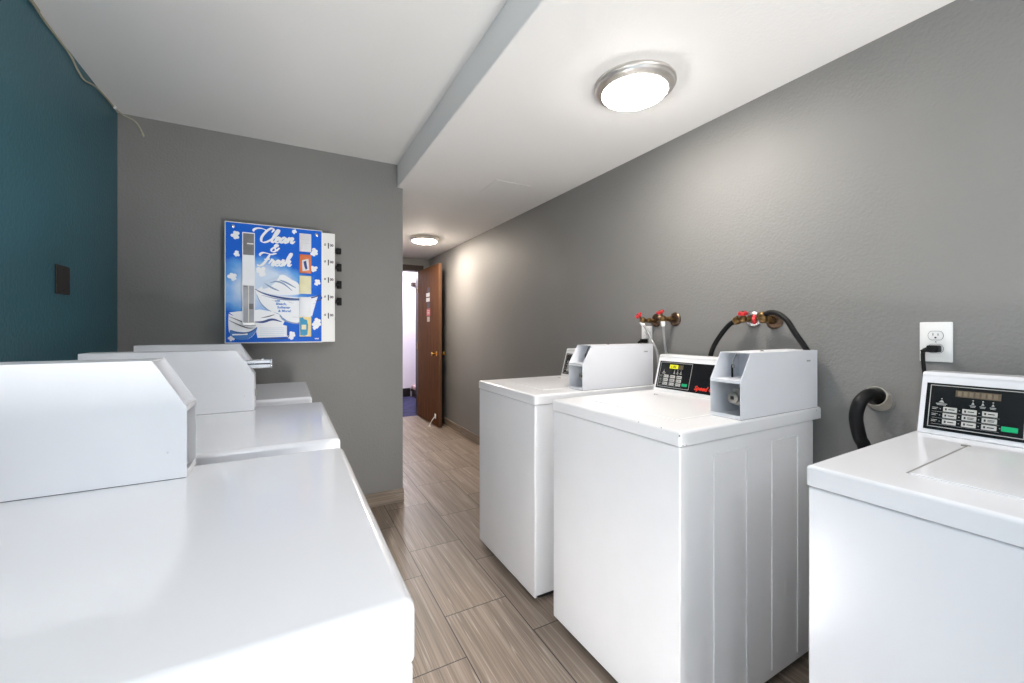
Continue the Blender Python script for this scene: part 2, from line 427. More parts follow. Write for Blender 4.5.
def add_lock(cb, x0, y0, w, ztop):
    b = bmesh.new()
    add_box(b, x0+.045, x0+.10, y0+.010, y0+.060, ztop+.038, ztop+.095, bev=.008, seg=3)
    add_lathe(b, [(.019, 0), (.019, .012), (.013, .014), (0, .014)], (x0+.047, y0+.050, ztop+.064), (-1, 0, 0), n=20)
    lk = obj('lock', b, M['galv'], cb, smooth=40)
    obj('lock_slot', bx(x0+.0315, x0+.033, y0+.044, y0+.056, ztop+.058, ztop+.070, bev=.0005, seg=1), M['print'], cb)
    obj('screw', add_lathe(bmesh.new(), [(.007, 0), (.007, .003), (.004, .006), (0, .006)], (x0+.16, y0+w*.72, ztop+.045), (-1, 0, 0), n=14), M['chrome'], cb, smooth=40)
    obj('screw', add_lathe(bmesh.new(), [(.006, 0), (.006, .003), (0, .004)], (x0+.16, y0+w*.7, ztop+.10), (-1, 0, 0), n=14), M['galv'], cb, smooth=40)

def add_rod(cb, x0, y0, w, ztop):
    b = bmesh.new()
    add_tube(b, [(x0+.09, y0+w*.8, ztop+.126), (x0+.09, y0+w*.8, ztop+.165), (x0+.095, y0+w*.8, ztop+.17)], .0035, n=8, mi=1)
    add_tube(b, [(x0+.095, y0+w*.8, ztop+.165), (x0+.10, y0+w*.82, ztop+.185), (x0+.11, y0+w*.76, ztop+.21)], .0018, n=8)
    add_lathe(b, [(.006, 0), (.006, .008), (.003, .012), (0, .012)], (x0+.093, y0+w*.8, ztop+.16), (0, 0, 1), n=12)
    obj('coin_drop_rod', b, [M['galv'], M['black']], cb, smooth=40)
    obj('bracket', bx(x0+.155, x0+.16, y0+w*.3, y0+w*.52, ztop+.182, ztop+.196, bev=.001, seg=1), M['galv'], cb)

def add_feet(root, D, W):
    for i in (.07, D-.12):
        for j in (.06, W-.06):
            obj('foot', add_lathe(bmesh.new(), [(.022, 0), (.022, .012), (.012, .016), (.012, .032)], (i, j, 0), (0, 0, 1), n=16), M['black'], root, smooth=40)

def machine_shell(root, D, W, m, lip=.043, rad=.009, over=.05, beads=True, z=ZT):
    zl = z-lip
    b = bmesh.new()
    add_box(b, .008, D-over, .005, W-.005, .03, zl-.0035, bev=.006, seg=3)
    if beads:
        for (a, c) in ((.157, .33), (.47, .64)):
            for (ya, yb) in ((.0015, .0052), (W-.0052, W-.0015)):
                for (p, q, r_, s_) in ((a, a+.006, .06, .848), (c-.006, c, .06, .848), (a+.006, c-.006, .842, .848)):
                    add_box(b, p, q, ya, yb, r_, s_, bev=.0007, seg=1)
    obj('cabinet', b, m, root, smooth=35, wn=True)
    obj('front_panel', bx(.004, .016, .004, W-.004, .024, zl-.0035, bev=.0045, seg=3), m, root, smooth=35, wn=True)
    obj('base', bx(.035, D-over-.02, .02, W-.02, .010, .032), M['dark'], root)
    obj('top_panel', bx(0, D, 0, W, zl, z, bev=rad, seg=4, edges=lambda e: not all(v.co.z < zl+.001 for v in e.verts)), m, root, smooth=35, wn=True)
    add_feet(root, D, W)

def console_pts(x0, z, h=.172, lean=.045, back=.13):
    # side profile in (x,z): base front, sloping face, rounded top, back
    pts = [(x0, z), (x0+lean, z+h-.012)]
    for a in range(0, 5):
        t = PI*.92 - a*(PI*.92-PI*.5)/4
        pts.append((x0+lean+.012+.014*math.cos(t), z+h-.013+.013*math.sin(t)))
    pts += [(x0+back-.01, z+h), (x0+back, z+h-.01), (x0+back, z)]
    return pts

def make_console(root, x0, y0, y1, z, m, lit, full=True):
    """face looks to -x; the far end y1 carries the display side"""
    lean, h = .045, .172
    c = obj('console', add_prism(bmesh.new(), console_pts(x0, z), y0, y1, 'y', bev=.004, seg=2), m, root, smooth=35, wn=True)
    # frame on the sloping face: e along -y from the far end, s up the slope
    L = math.hypot(lean, h-.012); sx, sz = lean/L, (h-.012)/L
    nx, nz = -sz, sx
    Fm = Matrix(((0, sx, nx, x0), (-1, 0, 0, y1), (0, sz, nz, z), (0, 0, 0, 1)))
    def face(name, bm, mm, parent): 
        bmesh.ops.transform(bm, matrix=Fm, verts=bm.verts); return obj(name, bm, mm, parent)
    emax = (y1-y0)-.014
    P = face('control_panel', bx(.013, emax, .014, .146, -.001, .0015), M['blackgloss'], root)
    bz = bmesh.new()
    e1 = min(.197, emax-.01)
    for a in ((.021, e1, .0215, .0235), (.021, e1, .139, .141), (.021, .0228, .0215, .141), (e1-.0018, e1, .0215, .141)):
        add_box(bz, a[0], a[1], a[2], a[3], .0015, .0022)
    face('panel_outline', bz, M['silver'], P)
    if e1 > .19:
        if lit: face('display', bx(.075, .122, .112, .131, .0015, .0025), M['dispon'], P); face('display_blank', bx(.124, .150, .112, .131, .0015, .0023), M['disp'], P)
        else: face('display', bx(.072, .155, .112, .130, .0015, .0025), M['disp'], P)
        if lit:
            t = text_mesh('1.00', .017, 0, .0004); merge_t = Matrix.Translation((.082, .1155, .0026)); bmesh.ops.transform(t, matrix=merge_t, verts=t.verts)
            face('display_digits', t, M['print'], P)
        else:
            dg = bmesh.new()
            for k in range(7): add_box(dg, .0765+k*.011, .0835+k*.011, .1145, .1275, .0025, .0027, bev=0)
            face('display_digits', dg, mat('dim_digits', (120, 108, 90), .5, mottling=(80, .2)), P)
        ic = bmesh.new()
        for e, s in ((.046, .094), (.106, .097), (.124, .097), (.142, .097)):
            wd = .011 if e < .05 else .0055
            add_prism(ic, [(e-wd*.5, s-.002), (e+wd*.5, s-.002), (e+wd*.15, s+.004), (e-wd*.15, s+.004)], .0015, .0021, 'z')
            add_box(ic, e-wd, e+wd, s-.0065, s-.0045, .0015, .0021)
            add_box(ic, e-wd*.8, e+wd*.8, s-.0095, s-.008, .0015, .0021)
            add_lathe(ic, [(.0016, 0), (.0016, .0006), (0, .0006)], (e, s+.0085, .0015), (0, 0, 1), n=8)
        for s in (.074, .0565, .039):
            add_box(ic, .028, .040, s+.002, s+.0034, .0015, .0021); add_box(ic, .028, .037, s-.002, s-.0006, .0015, .0021)
            add_box(ic, .028, .155, s-.0088, s-.0082, .0015, .0018)
            for e in (.0445, .082, .1185): add_box(ic, e-.001, e+.001, s-.001, s+.001, .0015, .0021)
        add_box(ic, .155, .157, .040, .042, .0015, .0021)
        face('icon_print', ic, M['silver'], P)
        for i, s in enumerate((.074, .0565, .039)):
            for j, e in enumerate((.064, .101, .1375)):
                bt = face('button', bx(e-.0135, e+.0135, s-.0065, s+.0065, .0015, .0035, bev=.0008, seg=1), M['button'], P)
        pr_ = bmesh.new()
        for i, s in enumerate((.074, .0565, .039)):
            for j, e in enumerate((.064, .101, .1375)):
                add_box(pr_, e-.0095, e-.0060, s-.003, s+.003, .0035, .0039)
                if (i, j) == (1, 1) or (i, j) == (1, 2):
                    add_box(pr_, e-.003, e+.0095, s+.0008, s+.0026, .0035, .0039); add_box(pr_, e-.003, e+.0085, s-.0026, s-.0008, .0035, .0039)
                else: add_box(pr_, e-.003, e+.009, s-.0013, s+.0013, .0035, .0039)
        face('button_print', pr_, M['print'], P)
        face('start_button', bx(.1585, .1865, .0345, .0475, .0015, .0035, bev=.0008, seg=1), M['green'], P)
        if lit and emax > .25:
            t = text_mesh('Speed Queen', .026, .35, .0010)
            bmesh.ops.transform(t, matrix=Matrix.Translation((.224, .028, .0018)), verts=t.verts)
            # a wide sweep under the name, as the logo has
            face('brand_lettering', t, M['redprint'], P)
    return c

def make_washer(name_label, loc, rz, W, D, m, box, lit, cx=.60, box_off=.30, box_l=.47, box_w=.095, lid=(.12, .47), z=ZT, chips=None):
    root = thing('washing_machine', name_label, 'washing machine', loc, rz, 'white top loading washers along the right wall')
    machine_shell(root, D, W, m, z=z)
    # lid door
    b = bmesh.new()
    ly0, ly1 = .06, W-.135
    if box: ly0 = .11
    add_box(b, lid[0], lid[1], ly0, ly1, z-.002, z+.003, bev=.0025, seg=2)
    obj('lid', b, m, root, smooth=35, wn=True)
    for yy in (ly0-.002, ly1+.002):
        obj('lid_gap', bx(lid[0]+.004, lid[1]+.004, yy-.003, yy+.003, z-.0005, z+.0006), M['gapsoft' if box else 'gapgrey'], root)
    for yy in (ly0-.004, ly1+.004):
        h = obj('hinge', add_lathe(bmesh.new(), [(.0035, -.008), (.0035, .008)], (lid[1]+.005, yy, z+.001), (0, 1, 0), n=12), M['galv'], root, smooth=40)
    if box:
        make_console(root, cx, box_w+.004, W-.012, z, m, lit)
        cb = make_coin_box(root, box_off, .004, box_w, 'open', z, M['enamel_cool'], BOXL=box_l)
        add_lock(cb, box_off, .004, box_w, z); add_rod(cb, box_off, .004, box_w, z)
        obj('top_fastener', add_lathe(bmesh.new(), [(.007, 0), (.007, .003), (.003, .005), (0, .005)], (box_off+.2, .05, z+BOXH), (0, 0, 1), n=12), M['chrome'], cb, smooth=40)
        obj('maker_badge', bx(box_off+BOXL-.065, box_off+BOXL-.04, .0032, .004, z+BOXH-.040, z+BOXH-.034), M['silver'], cb)
    else:
        make_console(root, cx, .012, W-.012, z, m, lit)
    if chips:
        for (x, y, zz) in chips:
            obj('enamel_chip', add_lathe(bmesh.new(), [(.0028, -.0005), (.0022, .0008), (0, .0009)], (x, y, zz), (-1, 0, 0) if x < .004 else ((0, -1, 0) if y < .001 else (0, 0, 1)), n=7), M['chip'], root)
    return root

make_washer('white washer farthest down the right wall, its dark panel half hidden by its coin box', (.968, 1.578, 0), 0, .615, .775, M['enamel_worn'], True, False, cx=.567, box_off=.272, box_w=.11)
make_washer('middle white washer with a lit yellow-green display and red lettering', (.990, .816, 0), R(.8), .642, .80, M['enamel_worn'], True, True, cx=.59, box_off=.294, box_w=.108, box_l=.482,
            chips=[(.003, .16, ZT-.004), (.003, .07, ZT-.004), (.0012, .0035, ZT-.012), (.012, .0012, ZT-.040), (.028, .0012, ZT-.041), (.76, .0012, ZT-.01)])
make_washer('nearest white washer at the right edge, no coin box in view, unlit display', (1.010, -.139, 0), R(1.6), .63, .76, M['enamel'], False, False, lid=(.118, .50))

def make_dryer(label, loc, rz, W, D, box_off, mode, lip, slide=False, rad=.012, m=None, H=.22, HC=.13):
    root = thing('tumble_dryer', label, 'dryer', loc, rz, 'white front loading dryers along the teal wall')
    m = m or M['enamel']; z = ZT-.004
    machine_shell(root, D, W, m, lip=lip, rad=rad, over=.03, beads=False, z=z)
    d = bmesh.new(); add_box(d, -.012, .005, .09, W-.09, .20, .72, bev=.006, seg=3)
    dr = obj('door', d, m, root, smooth=35, wn=True)
    obj('handle', bx(-.03, -.010, .11, .135, .40, .54, bev=.005), M['enamel_cool'], dr, smooth=35)
    b = make_console(root, .60, .105, W-.012, z, m, False)
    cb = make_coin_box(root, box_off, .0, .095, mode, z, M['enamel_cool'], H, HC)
    obj('rivet', add_lathe(bmesh.new(), [(.0025, -.0005), (.0018, .0007), (0, .0008)], (box_off+.03, .095, z+.055), (0, 1, 0), n=10), M['inner'], cb)
    if slide:
        s = bmesh.new()
        add_box(s, box_off-.055, box_off+.04, .022, .068, z+.165, z+.173, bev=.002, seg=1)
        add_box(s, box_off-.055, box_off+.04, .022, .028, z+.153, z+.183, bev=.002, seg=1)
        add_box(s, box_off-.055, box_off+.04, .062, .068, z+.153, z+.183, bev=.002, seg=1)
        add_box(s, box_off-.058, box_off-.050, .020, .070, z+.151, z+.185, bev=.003, seg=2)
        add_box(s, box_off-.03, box_off-.02, .03, .06, z+.173, z+.188, bev=.002, seg=1)
        obj('coin_slide', s, M['chrome'], cb, smooth=35)
        obj('lock', add_lathe(bmesh.new(), [(.013, 0), (.013, .004), (.006, .006), (0, .006)], (box_off, .045, z+.06), (-1, 0, 0), n=16), M['galv'], cb, smooth=40)
        obj('top_fastener', add_lathe(bmesh.new(), [(.007, 0), (.007, .003), (.003, .005), (0, .005)], (box_off+.43, .05, z+BOXH), (0, 0, 1), n=12), M['chrome'], cb, smooth=40)
    return root
make_dryer('nearest white dryer at the lower left with an open-fronted coin box', (.127, 1.142, 0), PI, .69, .74, .305, 'open', .068, rad=.016, H=.236, HC=.141)
make_dryer('middle white dryer with a metal coin slide sticking out of its coin box', (.129, 1.885, 0), PI, .66, .74, .236, 'closed', .05, slide=True)
make_dryer('farthest white dryer, standing by the grey far wall below the vending box', (.097, 2.655, 0), PI, .615, .74, .262, 'closed', .05)

# ------------------------------------------------------------------ detergent vending box on the far wall
ven = thing('soap_vending_machine', 'blue and white laundry soap vending box lettered Clean & Fresh on the far wall', 'vending machine', (-.022, YF, 1.15))
VX, VY, VZ = -.022, YF, 1.15
obj('housing', bx(-.285, .289, -.118, 0, 0, .688, bev=.003, seg=2), M['plate'], ven)
PY = -.132       # face of the picture plate
obj('front_frame', bx(-.292, .215, PY+.001, -.118, -.002, .697, bev=.002, seg=1), M['plate'], ven)
# picture plate: blue print with a white cloud
m = bpy.data.materials.new('blue_cloud_print'); m.use_nodes = True
nt = m.node_tree; L = nt.links; b = nt.nodes['Principled BSDF']; b.inputs['Roughness'].default_value = .45; b.inputs['Specular IOR Level'].default_value = .25
tc = nt.nodes.new('ShaderNodeTexCoord'); sp = nt.nodes.new('ShaderNodeSeparateXYZ'); L.new(tc.outputs['Object'], sp.inputs[0])
def MA(op, a, bb=None):
    q = nt.nodes.new('ShaderNodeMath'); q.operation = op
    for i, v in enumerate((a, bb)):
        if v is None: continue
        if isinstance(v, (int, float)): q.inputs[i].default_value = v
        else: L.new(v, q.inputs[i])
    return q.outputs[0]
nz = nt.nodes.new('ShaderNodeTexNoise'); nz.inputs['Scale'].default_value = 7; nz.inputs['Detail'].default_value = 4; L.new(tc.outputs['Object'], nz.inputs['Vector'])
# elliptical cloud centred left of the middle
dx = MA('DIVIDE', MA('ADD', sp.outputs['X'], .11), .27); dz = MA('DIVIDE', MA('SUBTRACT', sp.outputs['Z'], .33), .20)
rr = MA('SQRT', MA('ADD', MA('MULTIPLY', dx, dx), MA('MULTIPLY', dz, dz)))
val = MA('ADD', rr, MA('MULTIPLY', MA('SUBTRACT', nz.outputs['Fac'], .5), .9))
rp = nt.nodes.new('ShaderNodeValToRGB'); L.new(val, rp.inputs['Fac'])
rp.color_ramp.elements[0].position = .45; rp.color_ramp.elements[0].color = lin((206, 222, 242))
rp.color_ramp.elements[1].position = 1.0; rp.color_ramp.elements[1].color = lin((0, 98, 212))
e = rp.color_ramp.elements.new(.78); e.color = lin((92, 160, 230))
L.new(rp.outputs['Color'], b.inputs['Base Color'])
M['art'] = m
obj('picture_plate', bx(-.287, .210, PY, PY+.002, .004, .692), M['art'], ven)
M['wh'] = mat('white_ink', (240, 242, 246), .35, mottling=(30, .01))
M['navy'] = mat('navy_ink', (22, 60, 130), .35, mottling=(30, .05))
M['greyblue'] = mat('greyblue_ink', (128, 152, 186), .35, mottling=(30, .05))
M['paleblue'] = mat('pale_blue_ink', (196, 212, 232), .35, mottling=(30, .03))
M['midblue'] = mat('mid_blue_ink', (52, 120, 200), .35, mottling=(30, .05))
M['brownink'] = mat('brown_ink', (96, 78, 84), .35, mottling=(30, .05))

def A(px, py):
    """artboard units -> local x,z of the plate"""
    U = (px-110)/410; top = 90+40*U; bot = 605-2*U; V = (py-top)/(bot-top)
    return (-.292+.507*U, .697-.699*V)
def poly(bm, pts, lift, mi=0, sm=False):
    if sm: pts = [(p.x, p.y) for p in smooth_path([Vector((x, y, 0)) for x, y in pts+[pts[0]]], 4)][:-1]
    q = [A(*p) for p in pts]
    add_prism(bm, q, PY-lift, PY-lift+.0004, 'y', mi=mi)
def ribbon(bm, P, wf, y, mi=0):
    """P local (x,z) points"""
    n = len(P); Lv = []
    for i, p in enumerate(P):
        d = (P[min(i+1, n-1)]-P[max(i-1, 0)]); d = d.normalized() if d.length > 0 else Vector((1, 0)); nn = Vector((-d.y, d.x))
        w = wf(i/(n-1), d)/2
        yy = y-.0014*i/n
        Lv.append((bm.verts.new((p.x+nn.x*w, yy, p.y+nn.y*w)), bm.verts.new((p.x-nn.x*w, yy, p.y-nn.y*w))))
    for a, c in zip(Lv, Lv[1:]):
        f = bm.faces.new((a[0], a[1], c[1], c[0])); f.material_index = mi
def stroke(bm, pts, w, lift, mi=0):
    Q = [Vector((p.x, p.y)) for p in smooth_path([Vector((*A(*p), 0)) for p in pts], 5)]
    ribbon(bm, Q, lambda t, d: w*(.25+.75*math.sin(PI*min(1, max(0, t)))), PY-lift, mi)

# laundry basket picture
cl = bmesh.new()
poly(cl, [(236, 382), (262, 362), (300, 343), (330, 320), (352, 318), (385, 338), (410, 352), (432, 392), (380, 402), (300, 398)], .0006, 0, True)
poly(cl, [(262, 345), (300, 330), (330, 322), (300, 360), (262, 375)], .0010, 2, True)
for s in ([(290, 350), (320, 345), (350, 356), (385, 384)], [(268, 352), (300, 372), (330, 385)], [(330, 338), (360, 350), (400, 372)]): stroke(cl, s, .010, .0014, 1)
obj('towel_picture', cl, [M['wh'], M['greyblue'], M['paleblue']], ven)
bk = bmesh.new()
poly(bk, [(228, 374), (260, 390), (300, 400), (360, 410), (420, 413), (470, 410), (500, 405), (492, 430), (484, 455), (474, 488), (452, 510), (405, 520), (370, 515), (348, 500), (325, 482), (290, 470), (258, 440), (240, 410)], .0016)
stroke(bk, [(228, 376), (262, 394), (310, 408), (370, 418), (430, 420), (480, 412), (514, 402)], .012, .0022, 1)
stroke(bk, [(256, 402), (320, 418), (380, 424), (470, 424)], .006, .0022, 2)
stroke(bk, [(508, 404), (516, 414), (508, 424), (488, 428)], .008, .0022, 1)
stroke(bk, [(236, 400), (256, 440), (290, 470), (330, 486), (350, 508), (400, 522), (450, 516), (476, 490)], .009, .0022, 2)
stroke(bk, [(300, 425), (318, 428)], .003, .0024, 3); stroke(bk, [(365, 430), (390, 437)], .004, .0024, 3)
stroke(bk, [(478, 440), (492, 436)], .005, .0024, 3); stroke(bk, [(385, 495), (440, 497)], .003, .0024, 3)
obj('basket_picture', bk, [M['wh'], M['navy'], M['greyblue'], M['brownink']], ven)
tw = bmesh.new()
poly(tw, [(128, 475), (165, 470), (205, 468), (250, 462), (300, 472), (338, 488), (352, 512), (345, 528), (362, 532), (362, 578), (240, 582), (232, 545), (215, 530), (160, 500)], .0028)
stroke(tw, [(225, 515), (262, 515), (300, 505), (340, 515)], .014, .0034, 1)
stroke(tw, [(255, 498), (285, 492), (310, 484)], .006, .0034, 3)
stroke(tw, [(240, 585), (300, 584), (366, 582), (368, 535)], .006, .0034, 1)
for yy in (540, 548, 556, 564, 572): poly(tw, [(250, yy), (350, yy), (350, yy+1.6), (250, yy+1.6)], .0034, 2)
obj('folded_linen_picture', tw, [M['wh'], M['navy'], M['paleblue'], M['brownink']], ven)
bo = bmesh.new()
poly(bo, [(126, 480), (165, 498), (200, 515), (236, 528), (238, 546), (222, 572), (196, 588), (160, 588), (132, 566), (125, 530)], .0038, 0, True)
poly(bo, [(130, 548), (165, 556), (205, 556), (238, 538), (226, 566), (196, 588), (158, 588), (132, 568)], .0042, 1, True)
for s in ([(128, 492), (165, 508), (210, 526), (232, 530)], [(128, 508), (160, 524), (200, 540), (230, 540)]): stroke(bo, s, .006, .0046, 2)
stroke(bo, [(134, 548), (170, 562), (214, 556), (238, 536)], .007, .0046, 3)
poly(bo, [(140, 565), (200, 563), (200, 569), (140, 571)], .0046, 0)
obj('bowl_picture', bo, [M['wh'], M['midblue'], M['brownink'], M['navy']], ven)
def blob(cx, cy, r, seed):
    rd = random.Random(seed); bb = bmesh.new()
    for k in range(6):
        a = k*2*PI/5 + rd.random(); rr = r*(.34+.2*rd.random()); ox, oy = (cx+r*.62*math.cos(a), cy+r*.62*math.sin(a)) if k else (cx, cy)
        if k == 0: rr = r*.6
        x, z = A(ox, oy); add_lathe(bb, [(rr*.00126, 0), (rr*.00126, .0004+k*.00015), (0, .0004+k*.00015)], (x, PY-.0003, z), (0, -1, 0), n=14)
    obj('bubble_print', bb, M['wh'], ven)
for i, (cx, cy, r) in enumerate(((152, 150, 18), (158, 228, 13), (140, 326, 18), (256, 302, 22), (482, 222, 18), (482, 290, 15), (496, 350, 14), (395, 135, 11), (492, 520, 22), (380, 572, 18), (136, 584, 12), (488, 540, 12))):
    blob(cx, cy, r, i)

# brush-script lettering drawn stroke by stroke
GL = {
 'C': ([[(-1.35, 1.75), (-1.45, 2.05), (-1.1, 2.35), (-.4, 2.35), (.35, 2.05), (.5, 1.9)], [(1.15, 1.75), (1.3, 2.2), (1.0, 2.5), (.55, 2.2), (.2, 1.5), (.05, .8), (.25, .15), (.75, -.02), (1.3, .3), (1.6, .8)]], 1.55),
 'l': ([[(-.2, .25), (.25, .9), (.55, 1.8), (.5, 2.25), (.28, 2.1), (.15, 1.3), (.12, .3), (.3, .0), (.62, .3)]], .55),
 'e': ([[(-.1, .3), (.3, .45), (.52, .75), (.4, 1.0), (.18, .85), (.08, .45), (.2, .06), (.45, .0), (.8, .32)]], .72),
 'a': ([[(.72, .85), (.5, 1.02), (.2, .8), (.05, .4), (.15, .04), (.4, .1), (.66, .6), (.76, .95)], [(.76, .95), (.68, .4), (.74, .05), (.92, .02), (1.15, .32)]], 1.05),
 'n': ([[(-.1, .35), (.12, .9), (.2, .95), (.16, .5), (.12, .0)], [(.14, .25), (.35, .8), (.58, 1.0), (.7, .8), (.62, .3), (.7, .02), (.88, .04), (1.15, .4)]], 1.1),
 'F': ([[(-.75, 1.65), (-.85, 2.0), (-.5, 2.25), (.1, 2.15), (.8, 2.0), (1.45, 2.2)], [(.55, 2.1), (.45, 1.4), (.3, .7), (.0, .1), (-.4, -.05), (-.65, .2)], [(.0, 1.1), (.4, 1.12), (.8, 1.2)]], 1.0),
 'r': ([[(-.1, .35), (.12, .95), (.18, 1.15), (.26, .92), (.5, .88), (.46, .4), (.5, .05), (.66, .02), (.9, .35)]], .8),
 's': ([[(-.1, .3), (.2, .8), (.32, 1.12), (.42, .7), (.42, .25), (.22, -.02), (.02, .12)], [(.22, -.02), (.5, .08), (.78, .35)]], .7),
 'h': ([[(-.1, .3), (.25, 1.0), (.5, 1.85), (.45, 2.25), (.27, 2.05), (.16, 1.2), (.1, .0)], [(.12, .25), (.34, .8), (.56, 1.0), (.68, .8), (.6, .3), (.68, .02), (.86, .04), (1.1, .35)]], 1.05),
 '&': ([[(1.35, .2), (.9, .35), (.45, 1.15), (.4, 1.6), (.65, 1.85), (.9, 1.65), (.75, 1.3), (.25, .95), (.0, .5), (.2, .08), (.65, .02), (1.1, .5), (1.35, .95), (1.1, 1.0)]], 1.6),
}
def script(bm, s, x, z, xh, rise, w, y, sx=1., slant=.35):
    for ch in s:
        st, adv = GL[ch]
        for p in st:
            Q = []; y -= .0003
            for v in smooth_path([Vector((a, b_, 0)) for a, b_ in p], 6):
                X = x + (v.x*sx + v.y*slant)*xh; Q.append(Vector((X, z + v.y*xh + rise*(X-x0s))))
            ribbon(bm, Q, lambda t, d: w*(.42+.75*abs(d.normalized().dot(Vector((.35, .94)))))*min(1, .45+4*min(t, 1-t)), y)
        x += adv*sx*xh
    return x
sc = bmesh.new()
x0s, z0s = A(247, 172); script(sc, 'Clean', x0s, z0s-.009, .034, .045, .0115, PY-.0010, sx=1.06)
x0s, z0s = A(293, 219); script(sc, '&', x0s, z0s, .024, .04, .0095, PY-.0010, sx=1.15)
x0s, z0s = A(256, 275); script(sc, 'Fresh', x0s, z0s-.004, .034, .045, .0115, PY-.0010, sx=1.04)
obj('script_lettering', sc, M['wh'], ven)
# blue words on the basket
wd = bmesh.new()
for s, cx, cy, sz in (('with', 322, 430, .016), ('Bleach,', 338, 444, .020), ('Softener', 348, 459, .020), ('& More!', 352, 474, .020)):
    t = text_mesh(s, sz, .1, .0006, 'CENTER')
    x, z = A(cx, cy); merge(wd, t, Matrix.Translation((x, PY-.0032, z)) @ Matrix.Rotation(PI/2, 4, 'X') @ Matrix.Scale(1, 4))
obj('basket_lettering', wd, M['midblue'], ven)

# left dispensing column, its bright mirror reflection painted in as the white middle band
co = bmesh.new()
c0, c1 = A(179, 138), A(229, 525)
add_box(co, c0[0], c1[0], PY-.012, PY, c1[1], c0[1], bev=.001, seg=1)
col_ = obj('display_column', co, M['wh'], ven)
def colbox(name, px0, px1, py0, py1, m, lift):
    a, c = A(px0, py0), A(px1, py1); return obj(name, bx(a[0], c[0], PY-.012-lift, PY-.012, c[1], a[1]), m, col_)
M['smoke'] = mat('smoky_mirror', (112, 110, 112), .3, metal=0, mottling=(12, .25))
M['greymirror'] = mat('grey_mirror', (160, 162, 168), .3, metal=0, mottling=(14, .2))
colbox('upper_mirror', 183, 226, 143, 236, M['smoke'], .0008)
colbox('lower_mirror', 183, 226, 362, 520, M['greymirror'], .0008)
colbox('tag', 198, 224, 184, 191, M['paper'], .0014); colbox('latch', 206, 224, 438, 462, M['smoke'], .0016); colbox('latch', 184, 198, 362, 368, M['smoke'], .0016)
colbox('divider', 203, 206, 362, 520, M['paper'], .0012)
t0, t1 = A(180, 516), A(232, 530)
obj('tray', bx(t0[0], t1[0], PY-.034, PY-.012, t1[1], t0[1], bev=.003, seg=2), M['nickel'], col_)

# sample packets behind the right-hand windows
M['pk1'] = mat('grey_packet', (222, 222, 226), .35, mottling=(30, .05)); M['pk2'] = mat('orange_packet', (226, 120, 66), .35, mottling=(20, .08))
M['pk3'] = mat('cream_packet', (232, 226, 186), .35, mottling=(20, .05)); M['pk4'] = mat('white_packet', (236, 238, 242), .35, mottling=(20, .02))
M['pk5'] = mat('teal_packet', (34, 146, 190), .35, mottling=(20, .06)); M['pk6'] = mat('yellow_packet', (232, 210, 140), .35, mottling=(20, .06))
def packet(name, py0, py1, m, label=None, x0=416, x1=469):
    a, c = A(x0, py0), A(x1, py1)
    o = obj(name, bx(a[0], c[0], PY-.010, PY, c[1], a[1], bev=.003, seg=2), m, ven, smooth=40)
    return o
def pk(parent, name, px0, px1, py0, py1, m, lift=.0006, pts=None):
    b_ = bmesh.new()
    if pts: add_prism(b_, [A(*p) for p in pts], PY-.010-lift, PY-.0095, 'y')
    else:
        a, c = A(px0, py0), A(px1, py1); add_box(b_, a[0], c[0], PY-.010-lift, PY-.0095, c[1], a[1])
    return obj(name, b_, m, parent)
p1 = packet('sample_packet', 141, 222, M['pk1'])
for yy, x1 in ((168, 460), (175, 456), (183, 462), (190, 452), (206, 458)): pk(p1, 'packet_print', 424, x1, yy, yy+2.5, M['silver'])
p2 = packet('sample_packet', 230, 312, M['pk2'])
pk(p2, 'packet_window', 0, 0, 0, 0, M['pk1'], .0006, [(428, 256), (456, 250), (460, 298), (430, 302)])
pk(p2, 'packet_print', 0, 0, 0, 0, M['navy'], .0010, [(434, 262), (446, 258), (452, 292), (444, 296), (438, 282)])
p3 = packet('sample_packet', 320, 399, M['pk3']); 
for yy in (338, 346, 354): pk(p3, 'packet_print', 426, 458, yy, yy+2, M['pk6'])
p4 = packet('sample_packet', 410, 489, M['pk4'])
p5 = packet('sample_packet', 495, 578, M['pk6'])
pk(p5, 'packet_bottle', 0, 0, 0, 0, M['pk5'], .0006, [(418, 500), (432, 496), (436, 504), (450, 508), (455, 530), (452, 570), (440, 575), (420, 572)])
pk(p5, 'packet_print', 426, 446, 528, 548, M['pk3'], .0010)
lg = bmesh.new(); t = text_mesh('VPM', .012, .2, .0004, 'CENTER'); x, z = A(493, 590)
merge(lg, t, Matrix.Translation((x, PY-.0008, z)) @ Matrix.Rotation(PI/2, 4, 'X')); obj('maker_lettering', lg, M['wh'], ven)
for px, py in ((142, 113), (493, 148)):
    x, z = A(px, py); obj('screw', add_lathe(bmesh.new(), [(.010, 0), (.010, .002), (.006, .004), (0, .004)], (x, PY, z), (0, -1, 0), n=20), M['chrome'], ven, smooth=40)
